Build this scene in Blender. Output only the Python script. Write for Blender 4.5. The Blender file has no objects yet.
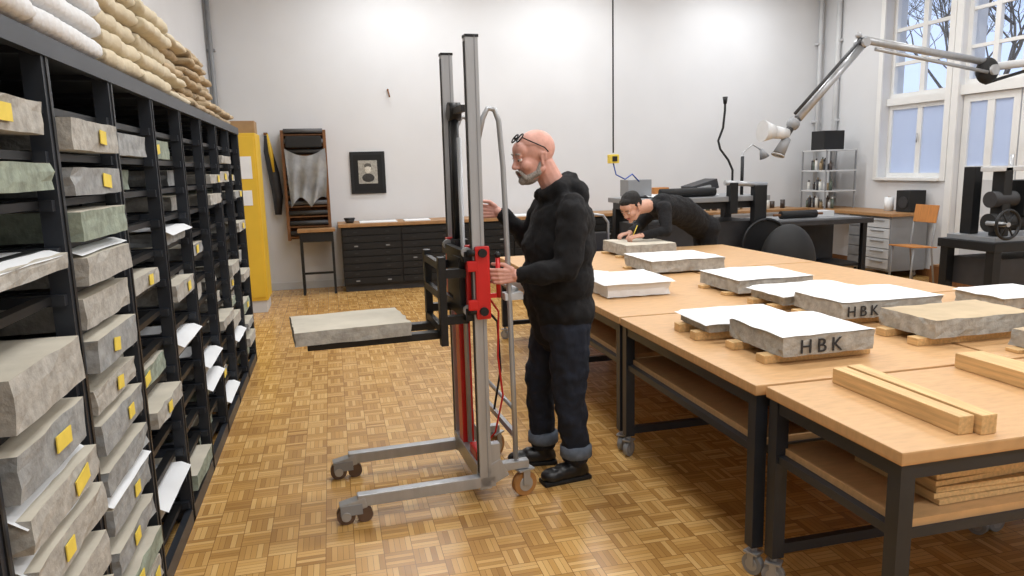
import bpy, bmesh, math, random
from mathutils import Vector, Matrix, noise
random.seed(7)
D=math.radians
V=Vector
scene=bpy.context.scene
COL=bpy.context.collection
# ------------------------------------------------------------ materials
def lin(r,g,b):
    def c(v):
        v/=255.0
        return v/12.92 if v<=.04045 else ((v+.055)/1.055)**2.4
    return (c(r),c(g),c(b))
def M(name,rgb,rough=.5,metal=0,var=.12,scale=8,bump=0,stretch=(1,1,1),bscale=None,detail=3):
    col=lin(*rgb)
    m=bpy.data.materials.new(name);m.use_nodes=True
    nt=m.node_tree;N=nt.nodes;L=nt.links
    p=N['Principled BSDF'];p.inputs['Roughness'].default_value=rough;p.inputs['Metallic'].default_value=metal
    tc=N.new('ShaderNodeTexCoord');mp=N.new('ShaderNodeMapping');mp.inputs['Scale'].default_value=stretch
    L.new(tc.outputs['Object'],mp.inputs[0])
    n=N.new('ShaderNodeTexNoise');n.inputs['Scale'].default_value=scale;n.inputs['Detail'].default_value=detail
    L.new(mp.outputs[0],n.inputs['Vector'])
    r=N.new('ShaderNodeValToRGB')
    r.color_ramp.elements[0].position=.3;r.color_ramp.elements[1].position=.7
    r.color_ramp.elements[0].color=[max(0,c*(1-var)) for c in col]+[1]
    r.color_ramp.elements[1].color=[min(1,c*(1+var)) for c in col]+[1]
    L.new(n.outputs[0],r.inputs[0]);L.new(r.outputs[0],p.inputs['Base Color'])
    if bump:
        n2=N.new('ShaderNodeTexNoise');n2.inputs['Scale'].default_value=bscale or scale*3;n2.inputs['Detail'].default_value=4
        L.new(mp.outputs[0],n2.inputs['Vector'])
        b=N.new('ShaderNodeBump');b.inputs['Strength'].default_value=bump;b.inputs['Distance'].default_value=.01
        L.new(n2.outputs[0],b.inputs['Height']);L.new(b.outputs[0],p.inputs['Normal'])
    return m
wall_m=M('plaster',(214,215,217),.9,0,.03,1.2,.08,bscale=60)
ceil_m=M('ceiling_paint',(225,225,222),.9,0,.02,2)
black_m=M('black_steel',(30,31,33),.45,.3,.15,6)
rack_m=M('rack_paint',(48,52,59),.4,.3,.15,5)
dark_m=M('dark_grey',(45,45,48),.55,0,.15,10)
steel_m=M('brushed_aluminium',(172,174,177),.35,.45,.08,30,stretch=(1,1,.1))
grey_m=M('grey_paint',(140,142,145),.5,.1,.06,6)
lgrey_m=M('light_grey_paint',(200,202,204),.5,.0,.05,6)
white_m=M('white_paint',(228,228,226),.5,0,.03,4)
paper_m=M('paper',(232,234,236),.85,0,.04,5,.1)
stone_m=M('limestone_side',(168,165,158),.85,0,.22,26,.4,bscale=60,detail=8)
stone2_m=M('limestone_grey',(148,150,150),.85,0,.26,22,.4,bscale=50,detail=8)
stonetop_m=M('limestone_top',(200,193,177),.75,0,.12,6,.15)
stonebr_m=M('limestone_tan',(190,170,138),.75,0,.15,6,.2)
stonegr_m=M('limestone_greenish',(140,150,136),.85,0,.28,24,.4,bscale=50,detail=8)
yellow_m=M('yellow_label',(232,206,84),.7,0,.1,20)
yelcab_m=M('yellow_cabinet',(222,182,52),.5,0,.06,3)
birch_m=M('birch_top',(204,162,114),.42,0,.09,5,.03,stretch=(3,12,3))
ply_m=M('plywood_edge',(190,140,88),.6,0,.25,6,0,stretch=(1,1,30))
pine_m=M('pine_beam',(216,178,124),.6,0,.18,6,.1,stretch=(14,1,14))
oak_m=M('oak_counter',(160,120,78),.5,0,.2,6,.05,stretch=(2,14,2))
brown_m=M('brown_wood',(120,78,42),.6,0,.25,8,.1,stretch=(8,8,1))
bark_m=M('bark',(92,84,78),.9,0,.25,8,.1)
red_m=M('red_enamel',(200,32,30),.35,.1,.06,6)
amber_m=M('amber_wheel',(168,120,70),.45,0,.1,10)
tan_m=M('wheel_brown',(96,74,60),.5,0,.1,10)
rubber_m=M('rubber',(22,22,23),.7,0,.1,20)
blue_m=M('blue_plastic',(40,80,170),.5,0,.05,5)
orange_m=M('orange_ply',(190,126,64),.45,0,.12,8,0,stretch=(1,8,1))
hood_m=M('black_cotton',(17,17,20),.95,0,.25,40,.5,bscale=300)
jean_m=M('dark_denim',(24,30,44),.9,0,.35,12,.5,bscale=220)
jeancuff_m=M('denim_cuff',(100,110,124),.9,0,.2,30,.4,bscale=220)
boot_m=M('boot_leather',(26,26,28),.35,0,.2,20,.1)
skin_m=M('skin',(214,160,144),.5,0,.1,30,.08)
skin2_m=M('skin_light',(200,152,130),.5,0,.08,30)
beard_m=M('grey_beard',(176,168,160),.95,0,.3,150,.9,bscale=400)
hair_m=M('dark_hair',(24,20,18),.7,0,.3,120,.9,bscale=300)
lip_m=M('lips',(170,100,90),.5,0,.05,20)
eye_m=M('eye',(60,50,45),.2,0,.1,20)
quiltw_m=M('white_quilt',(222,224,226),.9,0,.03,8,.3,bscale=60)
quiltc_m=M('cream_quilt',(206,194,168),.9,0,.08,8,.3,bscale=60)
sack_m=M('tan_sack',(180,160,130),.95,0,.25,10,.4,bscale=60)
cloth_m=M('grey_cloth',(150,152,154),.95,0,.25,6,.4,bscale=40)
ink_m=M('charcoal',(48,46,46),.9,0,.2,60)
glass_m=bpy.data.materials.new('window_glass');glass_m.use_nodes=True
nt=glass_m.node_tree;nt.nodes.clear()
o=nt.nodes.new('ShaderNodeOutputMaterial');t=nt.nodes.new('ShaderNodeBsdfTransparent');g=nt.nodes.new('ShaderNodeBsdfGlossy');g.inputs['Roughness'].default_value=.02
mx=nt.nodes.new('ShaderNodeMixShader');mx.inputs[0].default_value=.06
nt.links.new(t.outputs[0],mx.inputs[1]);nt.links.new(g.outputs[0],mx.inputs[2]);nt.links.new(mx.outputs[0],o.inputs[0])
frost_m=bpy.data.materials.new('frosted_glass');frost_m.use_nodes=True
nt=frost_m.node_tree;nt.nodes.clear()
o=nt.nodes.new('ShaderNodeOutputMaterial');t=nt.nodes.new('ShaderNodeBsdfTranslucent');t.inputs[0].default_value=(.95,.96,1,1)
g=nt.nodes.new('ShaderNodeBsdfDiffuse');g.inputs[0].default_value=(.7,.74,.8,1)
mx=nt.nodes.new('ShaderNodeMixShader');mx.inputs[0].default_value=.25
nt.links.new(t.outputs[0],mx.inputs[1]);nt.links.new(g.outputs[0],mx.inputs[2]);nt.links.new(mx.outputs[0],o.inputs[0])
# parquet
par_m=bpy.data.materials.new('mosaic_parquet');par_m.use_nodes=True
nt=par_m.node_tree;N=nt.nodes;L=nt.links;P=N['Principled BSDF']
def mt(op,a,b=None,c=None):
    n=N.new('ShaderNodeMath');n.operation=op
    for i,x in enumerate((a,b,c)):
        if x is None: continue
        if isinstance(x,(int,float)): n.inputs[i].default_value=x
        else: L.new(x,n.inputs[i])
    return n.outputs[0]
tc=N.new('ShaderNodeTexCoord');sx=N.new('ShaderNodeSeparateXYZ');L.new(tc.outputs['Object'],sx.inputs[0])
S=.12;nst=5
ux=mt('DIVIDE',sx.outputs[0],S);uy=mt('DIVIDE',sx.outputs[1],S)
cx=mt('FLOOR',ux);cy=mt('FLOOR',uy)
fx=mt('SUBTRACT',ux,cx);fy=mt('SUBTRACT',uy,cy)
par=mt('FLOORED_MODULO',mt('ADD',cx,cy),2.0)
s=mt('ADD',mt('MULTIPLY',fx,par),mt('MULTIPLY',fy,mt('SUBTRACT',1.0,par)))
sn=mt('MULTIPLY',s,float(nst));sid=mt('FLOOR',sn);sf=mt('SUBTRACT',sn,sid)
cb=N.new('ShaderNodeCombineXYZ');L.new(cx,cb.inputs[0]);L.new(cy,cb.inputs[1]);L.new(sid,cb.inputs[2])
wn=N.new('ShaderNodeTexWhiteNoise');wn.noise_dimensions='3D';L.new(cb.outputs[0],wn.inputs[0])
cb2=N.new('ShaderNodeCombineXYZ');L.new(cx,cb2.inputs[0]);L.new(cy,cb2.inputs[1])
wn2=N.new('ShaderNodeTexWhiteNoise');wn2.noise_dimensions='3D';L.new(cb2.outputs[0],wn2.inputs[0])
ns=N.new('ShaderNodeTexNoise');ns.inputs['Scale'].default_value=1.3;L.new(tc.outputs['Object'],ns.inputs['Vector'])
val=mt('ADD',mt('ADD',mt('MULTIPLY',wn.outputs[0],.55),mt('MULTIPLY',wn2.outputs[0],.12)),mt('MULTIPLY',ns.outputs[0],.35))
rp=N.new('ShaderNodeValToRGB');e=rp.color_ramp.elements
e[0].position=.1;e[0].color=(*lin(156,112,60),1);e[1].position=.95;e[1].color=(*lin(230,190,126),1)
m_=e.new(.5);m_.color=(*lin(200,154,88),1)
L.new(val,rp.inputs[0])
edge=mt('MINIMUM',sf,mt('SUBTRACT',1.0,sf))
edgem=mt('GREATER_THAN',edge,.035)
ce=mt('MINIMUM',mt('MINIMUM',fx,mt('SUBTRACT',1.0,fx)),mt('MINIMUM',fy,mt('SUBTRACT',1.0,fy)))
cem=mt('GREATER_THAN',ce,.012)
line=mt('MULTIPLY',edgem,cem)
mixc=N.new('ShaderNodeMix');mixc.data_type='RGBA'
L.new(line,mixc.inputs[0]);mixc.inputs[6].default_value=(*lin(132,92,48),1);L.new(rp.outputs[0],mixc.inputs[7])
L.new(mixc.outputs[2],P.inputs['Base Color']);P.inputs['Roughness'].default_value=.26
bp=N.new('ShaderNodeBump');bp.inputs['Strength'].default_value=.2;bp.inputs['Distance'].default_value=.002
L.new(line,bp.inputs['Height']);L.new(bp.outputs[0],P.inputs['Normal'])

# ------------------------------------------------------------ mesh builder
_T={}
def tmpl(key,fn):
    if key not in _T:
        bm=bmesh.new();fn(bm);bm.verts.index_update()
        _T[key]=([v.co.copy() for v in bm.verts],[[v.index for v in f.verts] for f in bm.faces]);bm.free()
    return _T[key]
class B:
    def __init__(s,name): s.name=name;s.bm=bmesh.new();s.mats=[]
    def mi(s,m):
        if m not in s.mats: s.mats.append(m)
        return s.mats.index(m)
    def _add(s,t,m,mat,smooth=0):
        i=s.mi(mat);nv=[s.bm.verts.new(m@v) for v in t[0]]
        for f in t[1]:
            q=s.bm.faces.new([nv[k] for k in f]);q.material_index=i
            if smooth==2 or (smooth==1 and len(f)==4): q.smooth=True
    def box(s,c,d,mat,rot=(0,0,0),bev=0):
        d=tuple(round(abs(x),5) for x in d)
        def fn(bm):
            r=bmesh.ops.create_cube(bm,size=1);bmesh.ops.transform(bm,matrix=Matrix.Diagonal((*d,1)),verts=bm.verts)
            if bev: bmesh.ops.bevel(bm,geom=bm.edges[:],offset=bev,segments=2,affect='EDGES',profile=.7)
        m=Matrix.Translation(c)@Matrix.Rotation(rot[2],4,'Z')@Matrix.Rotation(rot[1],4,'Y')@Matrix.Rotation(rot[0],4,'X')
        s._add(tmpl(('b',d,bev),fn),m,mat)
    def bb(s,x0,x1,y0,y1,z0,z1,mat,bev=0):
        s.box(((x0+x1)/2,(y0+y1)/2,(z0+z1)/2),(abs(x1-x0),abs(y1-y0),abs(z1-z0)),mat,bev=bev)
    def cyl(s,p1,p2,r,mat,r2=None,seg=16,smooth=True):
        p1=V(p1);p2=V(p2);d=p2-p1
        if d.length<1e-6:return
        r2=r if r2 is None else r2;L_=round(d.length,5)
        t=tmpl(('c',r,r2,L_,seg),lambda bm:bmesh.ops.create_cone(bm,cap_ends=True,segments=seg,radius1=r,radius2=r2,depth=L_))
        s._add(t,Matrix.Translation((p1+p2)/2)@d.to_track_quat('Z','Y').to_matrix().to_4x4(),mat,1)
    def sph(s,c,r,mat,seg=16,rot=None):
        if isinstance(r,(int,float)): r=(r,r,r)
        t=tmpl(('s',seg),lambda bm:bmesh.ops.create_uvsphere(bm,u_segments=seg,v_segments=max(6,seg*2//3),radius=1))
        m=Matrix.Translation(c)
        if rot is not None: m=m@rot
        s._add(t,m@Matrix.Diagonal((r[0],r[1],r[2],1)),mat,2)
    def tube(s,pts,r,mat,seg=8):
        pts=[V(p) for p in pts];rings=[];i=s.mi(mat);ra=None
        for k,p in enumerate(pts):
            if k==0:t=pts[1]-p
            elif k==len(pts)-1:t=p-pts[k-1]
            else:t=(pts[k+1]-p).normalized()+(p-pts[k-1]).normalized()
            if t.length<1e-6:t=V((0,0,1))
            t.normalize()
            a=ra if ra is not None else (V((0,0,1)) if abs(t.z)<.9 else V((0,1,0)))
            u=(a-t*a.dot(t))
            if u.length<1e-3: u=t.orthogonal()
            u.normalize();w=t.cross(u);ra=u
            rr=r[k] if isinstance(r,(list,tuple)) else r
            rings.append([s.bm.verts.new(p+u*math.cos(2*math.pi*j/seg)*rr+w*math.sin(2*math.pi*j/seg)*rr) for j in range(seg)])
        for k in range(len(rings)-1):
            for j in range(seg):
                f=s.bm.faces.new((rings[k][j],rings[k][(j+1)%seg],rings[k+1][(j+1)%seg],rings[k+1][j]));f.material_index=i;f.smooth=True
        for rg in (rings[0][::-1],rings[-1]):
            f=s.bm.faces.new(rg);f.material_index=i
    def ring(s,c,axis,R_,r,mat,seg=24,a0=0,a1=2*math.pi):
        axis=V(axis).normalized();a=V((0,0,1)) if abs(axis.z)<.9 else V((1,0,0))
        u=(a-axis*a.dot(axis)).normalized();w=axis.cross(u);c=V(c)
        s.tube([c+u*math.cos(a0+(a1-a0)*k/seg)*R_+w*math.sin(a0+(a1-a0)*k/seg)*R_ for k in range(seg+1)],r,mat,6)
    def slab(s,x0,x1,y0,y1,z0,z1,side,top,cuts=4,j=.004):
        n=cuts+1;nz=3;vd={}
        def vert(i,k,l):
            key=(i,k,l)
            if key not in vd:
                ne=(i in(0,n))+(k in(0,n))+(l in(0,nz))
                a=j*(1.3 if ne>=2 else .6)
                dx=random.uniform(-a,a);dy=random.uniform(-a,a)
                if l==nz: dz=random.uniform(-a,0) if ne>=2 else 0
                else: dz=random.uniform(0,a)
                if ne>=2 and random.random()<.12: dx*=2.5;dy*=2.5
                vd[key]=s.bm.verts.new((x0+(x1-x0)*i/n+dx,y0+(y1-y0)*k/n+dy,z0+(z1-z0)*l/nz+dz))
            return vd[key]
        si=s.mi(side);ti=s.mi(top)
        def face(a,b_,c,d,m):
            f=s.bm.faces.new((vert(*a),vert(*b_),vert(*c),vert(*d)));f.material_index=m
        for i in range(n):
            for k in range(n):
                face((i,k,nz),(i+1,k,nz),(i+1,k+1,nz),(i,k+1,nz),ti);face((i,k,0),(i,k+1,0),(i+1,k+1,0),(i+1,k,0),si)
            for l in range(nz):
                face((i,0,l),(i+1,0,l),(i+1,0,l+1),(i,0,l+1),si);face((i,n,l),(i,n,l+1),(i+1,n,l+1),(i+1,n,l),si)
                face((0,i,l),(0,i,l+1),(0,i+1,l+1),(0,i+1,l),si);face((n,i,l),(n,i+1,l),(n,i+1,l+1),(n,i,l+1),si)
    def sheet(s,x0,x1,y0,y1,z,over,mat,drop=.8,n=14,wob=.004,sx=None):
        i=s.mi(mat);ox,oy=(over if isinstance(over,tuple) else (over,over))
        g=[]
        seed=random.uniform(0,50)
        for a in range(n+1):
            row=[]
            for b in range(n+1):
                x=x0-ox+(x1-x0+2*ox)*a/n;y=y0-oy+(y1-y0+2*oy)*b/n
                dx=max(0,x0-x,x-x1);dy=max(0,y0-y,y-y1)
                d=max(dx,dy)
                zz=z+.003-drop*d+abs(noise.noise(V((x*6+seed,y*6,0))))*wob*3
                px=x+(dx*drop*.5 if x<x0 else -dx*drop*.5);py=y+(dy*drop*.5 if y<y0 else -dy*drop*.5)
                row.append(s.bm.verts.new((px,py,zz)))
            g.append(row)
        for a in range(n):
            for b in range(n):
                f=s.bm.faces.new((g[a][b],g[a+1][b],g[a+1][b+1],g[a][b+1]));f.material_index=i;f.smooth=True
    def text(s,body,size,m,mat,ext=.0015,sp=1.5):
        cu=bpy.data.curves.new('tmp','FONT');cu.body=body;cu.size=size;cu.extrude=ext;cu.offset=.0;cu.space_character=sp
        ob=bpy.data.objects.new('tmp',cu);COL.objects.link(ob)
        dg=bpy.context.evaluated_depsgraph_get();me=bpy.data.meshes.new_from_object(ob.evaluated_get(dg))
        me.transform(m);i=s.mi(mat)
        n0=len(s.bm.faces);s.bm.from_mesh(me);s.bm.faces.ensure_lookup_table()
        for f in s.bm.faces[n0:]: f.material_index=i
        bpy.data.objects.remove(ob)
    def castor(s,x,y,r=.04,w=.025,wheel=None,body=None,ang=0,top=None):
        wheel=wheel or rubber_m;body=body or steel_m
        dx,dy=math.cos(ang),math.sin(ang);top=top or r*2+.03
        s.cyl((x+dy*w/2,y-dx*w/2,r),(x-dy*w/2,y+dx*w/2,r),r,wheel,seg=24)
        s.cyl((x+dy*w*.6,y-dx*w*.6,r),(x-dy*w*.6,y+dx*w*.6,r),r*.6,body,seg=16)
        for k in(-1,1):
            s.box((x-dy*w*.75*k,y+dx*w*.75*k,r*1.6),(r*.6,.004,r*1.3),body,rot=(0,0,ang))
        s.box((x,y,r*2.2),(r*1.4,w*1.8,.008),body,rot=(0,0,ang))
        s.cyl((x,y,r*2.2),(x,y,top),.012,body)
    def done(s,parent=None,loc=None,rotz=0,smooth=None):
        me=bpy.data.meshes.new(s.name);bmesh.ops.recalc_face_normals(s.bm,faces=s.bm.faces)
        s.bm.to_mesh(me);s.bm.free()
        for m in s.mats: me.materials.append(m)
        ob=bpy.data.objects.new(s.name,me);COL.objects.link(ob)
        if loc: ob.location=loc
        ob.rotation_euler[2]=rotz
        if parent: ob.parent=parent
        return ob
def empty(name,loc=(0,0,0)):
    e=bpy.data.objects.new(name,None);COL.objects.link(e);e.location=loc;e.empty_display_size=.1;return e
clouds=bpy.data.textures.new('folds','CLOUDS');clouds.noise_scale=.075;clouds.noise_depth=2
def blob(name,parts,mat,parent,voxel=.01,smooth=6,disp=0,xf=None):
    b=B(name)
    for p in parts:
        if p[0]=='c':
            _,p1,p2,r1,r2=p;p1=V(p1);p2=V(p2);n=max(2,int((p2-p1).length/(min(r1,r2)*.3))+1)
            for k in range(n+1):
                t=k/n;b.sph(p1.lerp(p2,t),r1+(r2-r1)*t,mat,seg=14)
        else:
            _,c,r=p[:3];b.sph(c,r,mat,seg=24,rot=p[3] if len(p)>3 else None)
    if xf is not None: bmesh.ops.transform(b.bm,matrix=xf,verts=b.bm.verts)
    ob=b.done(parent)
    m=ob.modifiers.new('r','REMESH');m.mode='VOXEL';m.voxel_size=voxel;m.use_smooth_shade=True
    if smooth:
        m=ob.modifiers.new('s','SMOOTH');m.iterations=smooth;m.factor=.5
    if disp:
        m=ob.modifiers.new('d','DISPLACE');m.texture=clouds;m.strength=disp;m.mid_level=.5;m.texture_coords='GLOBAL'
    return ob
def hand_parts(w,d,n,th,curl=1.0,sc=1.0):
    w=V(w);d=V(d).normalized();n=V(n).normalized();n=(n-d*n.dot(d)).normalized();s_=d.cross(n).normalized()
    if s_.dot(V(th))<0: s_=-s_
    P_=[]
    for k,(o,l) in enumerate(((.030,.070),(.010,.079),(-.010,.073),(-.029,.057))):
        kn=w+(d*.088*(1-.04*k)+s_*o)*sc
        P_.append(('c',w+s_*o*.6*sc,kn,.0125*sc,.0105*sc))
        a=.35*curl;p=kn
        for j,fr in enumerate((.45,.31,.24)):
            q=p+(d*math.cos(a)+n*math.sin(a))*l*fr*sc
            P_.append(('c',p,q,(.0092-.0008*j)*sc,(.0085-.0008*j)*sc));p=q;a+=.85*curl
    t0=w+(d*.02+s_*.03)*sc;t1=t0+(d*.035+s_*.022+n*.012)*sc;t2=t1+(d*.03+s_*.002+n*.016)*sc;t3=t2+(d*.018+n*.018)*sc
    P_+=[('c',t0,t1,.014*sc,.011*sc),('c',t1,t2,.0105*sc,.0095*sc),('c',t2,t3,.009*sc,.008*sc)]
    return P_

# ------------------------------------------------------------ room
XL,XR,YB,YF,H=-1.45,7.78,10.4,-3.0,4.8
def room(name,*a,mat=wall_m):
    b=B(name);b.bb(*a,mat);return b.done()
room('floor',XL-.3,XR+.4,YF-.2,YB+.2,-.1,0,mat=par_m)
room('ceiling',XL-.3,XR+.4,YF-.2,YB+.2,H,H+.1,mat=ceil_m)
room('wall_back',XL-.3,XR+.4,YB,YB+.2,0,H)
room('wall_left',XL-.2,XL,YF,YB,0,H)
room('wall_front',XL-.3,XR+.4,YF-.2,YF,0,H)
W=(7.92,9.05,1.32,4.3)   # window opening y0,y1,z0,z1
DR=(6.1,7.72,0.0,4.3)
room('wall_right',XR,XR+.35,W[1],YB,0,H)
room('wall_right',XR,XR+.35,W[0],W[1],0,W[2]-.04)
room('wall_right',XR,XR+.35,W[0],W[1],W[3],H)
room('wall_right',XR,XR+.35,DR[1],W[0],0,H)
room('wall_right',XR,XR+.35,DR[0],DR[1],DR[3],H)
room('wall_right',XR,XR+.35,YF,DR[0],0,H)
def casement(b,y0,y1,z0,z1,x,nx,nz,glass,fr=.05,bar=.025):
    b.bb(x-.03,x+.03,y0,y0+fr,z0,z1,white_m);b.bb(x-.03,x+.03,y1-fr,y1,z0,z1,white_m)
    b.bb(x-.03,x+.03,y0+fr,y1-fr,z0,z0+fr,white_m);b.bb(x-.03,x+.03,y0+fr,y1-fr,z1-fr,z1,white_m)
    for k in range(1,nx):
        yy=y0+(y1-y0)*k/nx;b.bb(x-.025,x+.025,yy-bar,yy+bar,z0+fr,z1-fr,white_m)
    for k in range(1,nz):
        zz=z0+(z1-z0)*k/nz;b.bb(x-.02,x+.02,y0+fr,y1-fr,zz-bar*.6,zz+bar*.6,white_m)
    b.bb(x-.004,x+.004,y0+fr*.5,y1-fr*.5,z0+fr*.5,z1-fr*.5,glass)
b=B('window_1')
casement(b,W[0],W[1],W[2],2.33,XR+.16,2,1,frost_m,.06,.04)
casement(b,W[0],W[1],2.43,W[3],XR+.16,2,4,glass_m,.06,.04)
b.bb(XR+.08,XR+.2,W[0],W[1],2.33,2.43,white_m)
b.bb(XR-.06,XR+.2,W[0],W[1],W[2]-.04,W[2],white_m,bev=.006)
b.cyl((XR+.11,(W[0]+W[1])/2,1.8),(XR+.11,(W[0]+W[1])/2,1.92),.01,steel_m)
b.done()
b=B('door_1')
casement(b,DR[0],DR[1],2.48,DR[3],XR+.1,4,4,glass_m,.06,.035)
b.bb(XR+.02,XR+.18,DR[0],DR[1],2.36,2.48,white_m)
mid=(DR[0]+DR[1])/2
for (a,c) in ((DR[0],mid),(mid,DR[1])):
    casement(b,a+.01,c-.01,1.38,2.355,XR+.1,2,1,frost_m,.09,.05)
    b.bb(XR+.07,XR+.13,a+.01,c-.01,.02,1.38,white_m)
    b.bb(XR+.055,XR+.069,a+.12,c-.12,.2,.75,lgrey_m,bev=.004)
    b.bb(XR+.055,XR+.069,a+.12,c-.12,.82,1.3,lgrey_m,bev=.004)
b.cyl((XR+.02,mid+.06,1.05),(XR+.02,mid+.2,1.05),.01,steel_m);b.cyl((XR+.02,mid+.06,1.05),(XR+.08,mid+.06,1.05),.01,steel_m)
b.done()
b=B('trim_1')
b.bb(XR-.025,XR,DR[1],DR[1]+.1,0,4.3,white_m,bev=.005);b.bb(XR-.025,XR,W[1],W[1]+.08,1.28,4.3,white_m,bev=.005)
b.bb(XR-.025,XR,W[0]-.09,W[0],1.28,4.3,white_m,bev=.005)
b.done()
b=B('baseboard_back');b.bb(XL,XR,YB-.02,YB,0,.1,lgrey_m);b.done()
b=B('baseboard_right');b.bb(XR-.02,XR,DR[1]+.1,YB-.02,0,.1,brown_m);b.done()
b=B('conduit_pipe');b.cyl((-1.39,YB-.05,0),(-1.39,YB-.05,H),.03,grey_m);b.box((-1.39,YB-.03,3.2),(.1,.06,.03),grey_m);b.done()
b=B('heating_pipe');b.cyl((7.66,YB-.08,.9),(7.66,YB-.08,H),.03,lgrey_m)
for z in(1,2.2,3.4): b.box((7.66,YB-.05,z),(.1,.1,.03),lgrey_m)
b.done()
b=B('heating_pipe');b.cyl((7.72,9.98,.9),(7.72,9.98,H),.04,lgrey_m)
for z in(1,2.2,3.4): b.box((7.735,9.98,z),(.08,.1,.03),lgrey_m)
b.done()
# trees outside
b=B('bare_tree')
def branch(p,d,l,r,depth):
    pts=[p];q=p.copy();dd=d.copy()
    for k in range(4):
        dd=(dd+V((random.uniform(-.2,.2),random.uniform(-.2,.2),random.uniform(-.05,.15)))).normalized();q=q+dd*l/4;pts.append(q)
    b.tube(pts,[r*(1-.15*k) for k in range(5)],bark_m,5)
    if depth>0:
        for k in range(4):
            nd=(dd+V((random.uniform(-.9,.9),random.uniform(-.9,.9),random.uniform(-.3,.6)))).normalized()
            branch(pts[random.choice((2,3,4))],nd,l*.7,r*.5,depth-1)
for tx,ty in((25,23),(30,30),(27,27)):
    b.cyl((tx,ty,-1),(tx,ty,4),.18,bark_m,r2=.12);
    for k in range(3): branch(V((tx,ty,4)),V((random.uniform(-.6,.6),random.uniform(-.6,.6),1)).normalized(),3.4,.08,4)
b.done()
b=B('ground_outside');b.bb(XR+.4,60,-20,65,-1.1,-1,dark_m);b.done()

# ------------------------------------------------------------ storage rack
b=B('storage_rack')
RX0,RX1=-1.40,-.72
ys=[.44+.6*k for k in range(11)]   # .44 ... 6.44
LV=[.12+.13*k for k in range(14)]
for y in ys:
    b.bb(RX1-.05,RX1,y-.026,y+.026,0,1.975,rack_m);b.bb(RX0,RX0+.05,y-.028,y+.028,0,1.975,rack_m)
    b.bb(RX1-.004,RX1+.004,y-.005,y+.005,.02,1.93,black_m)
    for z in LV:
        b.bb(RX0,RX1-.01,y-.05,y-.022,z-.035,z-.005,rack_m);b.bb(RX0,RX1-.01,y+.022,y+.05,z-.035,z-.005,rack_m)
    for z in(.02,1.93): b.bb(RX0,RX1,y-.02,y+.02,z,z+.04,rack_m)
b.bb(RX1-.02,RX1+.008,ys[0]-.03,ys[-1]+.03,1.925,1.98,rack_m);b.bb(RX0,RX0+.03,ys[0],ys[-1],1.925,1.98,rack_m)
b.bb(RX1-.03,RX1,ys[0]-.03,ys[-1]+.03,0,.07,rack_m)
b.bb(RX0-.01,RX0,ys[0],ys[-1],0,1.97,dark_m)  # added dark back sheet, stands in for the shade deep in the bays
b.bb(RX0,RX1-.03,ys[0],ys[-1],1.95,1.965,rack_m)
b.bb(RX0,RX1-.02,ys[-1]+.02,ys[-1]+.028,.05,1.95,rack_m)
for k in range(len(ys)-1):
    for z in LV:
        for x in (RX1-.06,RX1-.24,RX1-.46): b.bb(x-.018,x+.018,ys[k]+.03,ys[k+1]-.03,z-.028,z-.006,black_m)
b.done()
b=B('lithography_stones_on_rack')
sides=[stone_m,stone_m,stone2_m,stonegr_m,stone_m,stone_m,stone2_m]
def rstone(y0,y1,z,h,prot,lab=True,mat=None,top=None):
    x1=RX1+prot;b.slab(x1-.42,x1,y0,y1,z,z+h,mat or random.choice(sides),top or stonetop_m,cuts=5,j=.0025)
    if lab:
        yy=random.uniform(y0+.12,y1-.08);w=random.choice((.06,.08,.1))
        b.box((x1+.006,yy,z+h*.5),(.003,w,.042),yellow_m,rot=(random.uniform(-.15,.15),0,0))
def rpaper(y0,y1,z,prot,mat=paper_m,th=.0):
    i=b.mi(mat);n=10;g=[];sd=random.uniform(0,9)
    for a in range(n+1):
        row=[]
        for c in range(7):
            x=RX1-.45+(.45+prot)*a/n;over=max(0,x-(RX1+.0))
            row.append(b.bm.verts.new((x-over*.3,y0+(y1-y0)*c/6,z+.006-over*.7+.004*noise.noise(V((x*8,c*.9,sd))))))
        g.append(row)
    for a in range(n):
        for c in range(6):
            f=b.bm.faces.new((g[a][c],g[a+1][c],g[a+1][c+1],g[a][c+1]));f.material_index=i;f.smooth=True
for (z,h,pr,dy,mat,lab,pap) in ((1.715,.085,.0,.02,stone_m,1,0),(1.57,.075,.0,.0,stonegr_m,0,0),(1.36,.045,.01,.0,stone_m,0,1),(1.055,.125,.03,.04,stone_m,0,0),
      (.895,.115,.02,.05,stone2_m,1,0),(.775,.085,.03,.02,stone_m,1,1),(.65,.09,.03,.0,stone_m,1,1),(.5,.1,.03,.02,stone_m,1,0),(.36,.1,.03,.02,stonebr_m,1,0),(.2,.1,.03,.0,stone_m,1,0)):
    rstone(1.70,2.19-dy,z,h,pr,mat=mat,lab=lab)
    if pap: rpaper(1.69,2.185-dy,z+h,pr+.008)
for k in range(len(ys)-1):
    y0,y1=ys[k]+.06,ys[k+1]-.06
    for li,z in enumerate(LV):
        if k==2: continue
        if k==3:
            if li==13: continue
            rstone(y0,y1-random.uniform(0,.06),z,random.uniform(.07,.1),random.uniform(.0,.03),lab=random.random()<.55)
            if li in(9,3): rpaper(y0,y1,z+.1,.02)
        elif k<2:
            if random.random()<.85: rstone(y0,y1,z,random.uniform(.07,.095),random.uniform(0,.03))
        else:
            q=random.random()
            if li==13 : continue
            if q<.46: rstone(y0,y1-random.uniform(0,.1),z,random.uniform(.05,.09),random.uniform(-.10,.03),lab=random.random()<.5)
            elif q<.56:
                rstone(y0,y1,z,.06,-.02,lab=False);rpaper(y0,y1,z+.065,.03)
b.done()
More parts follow.
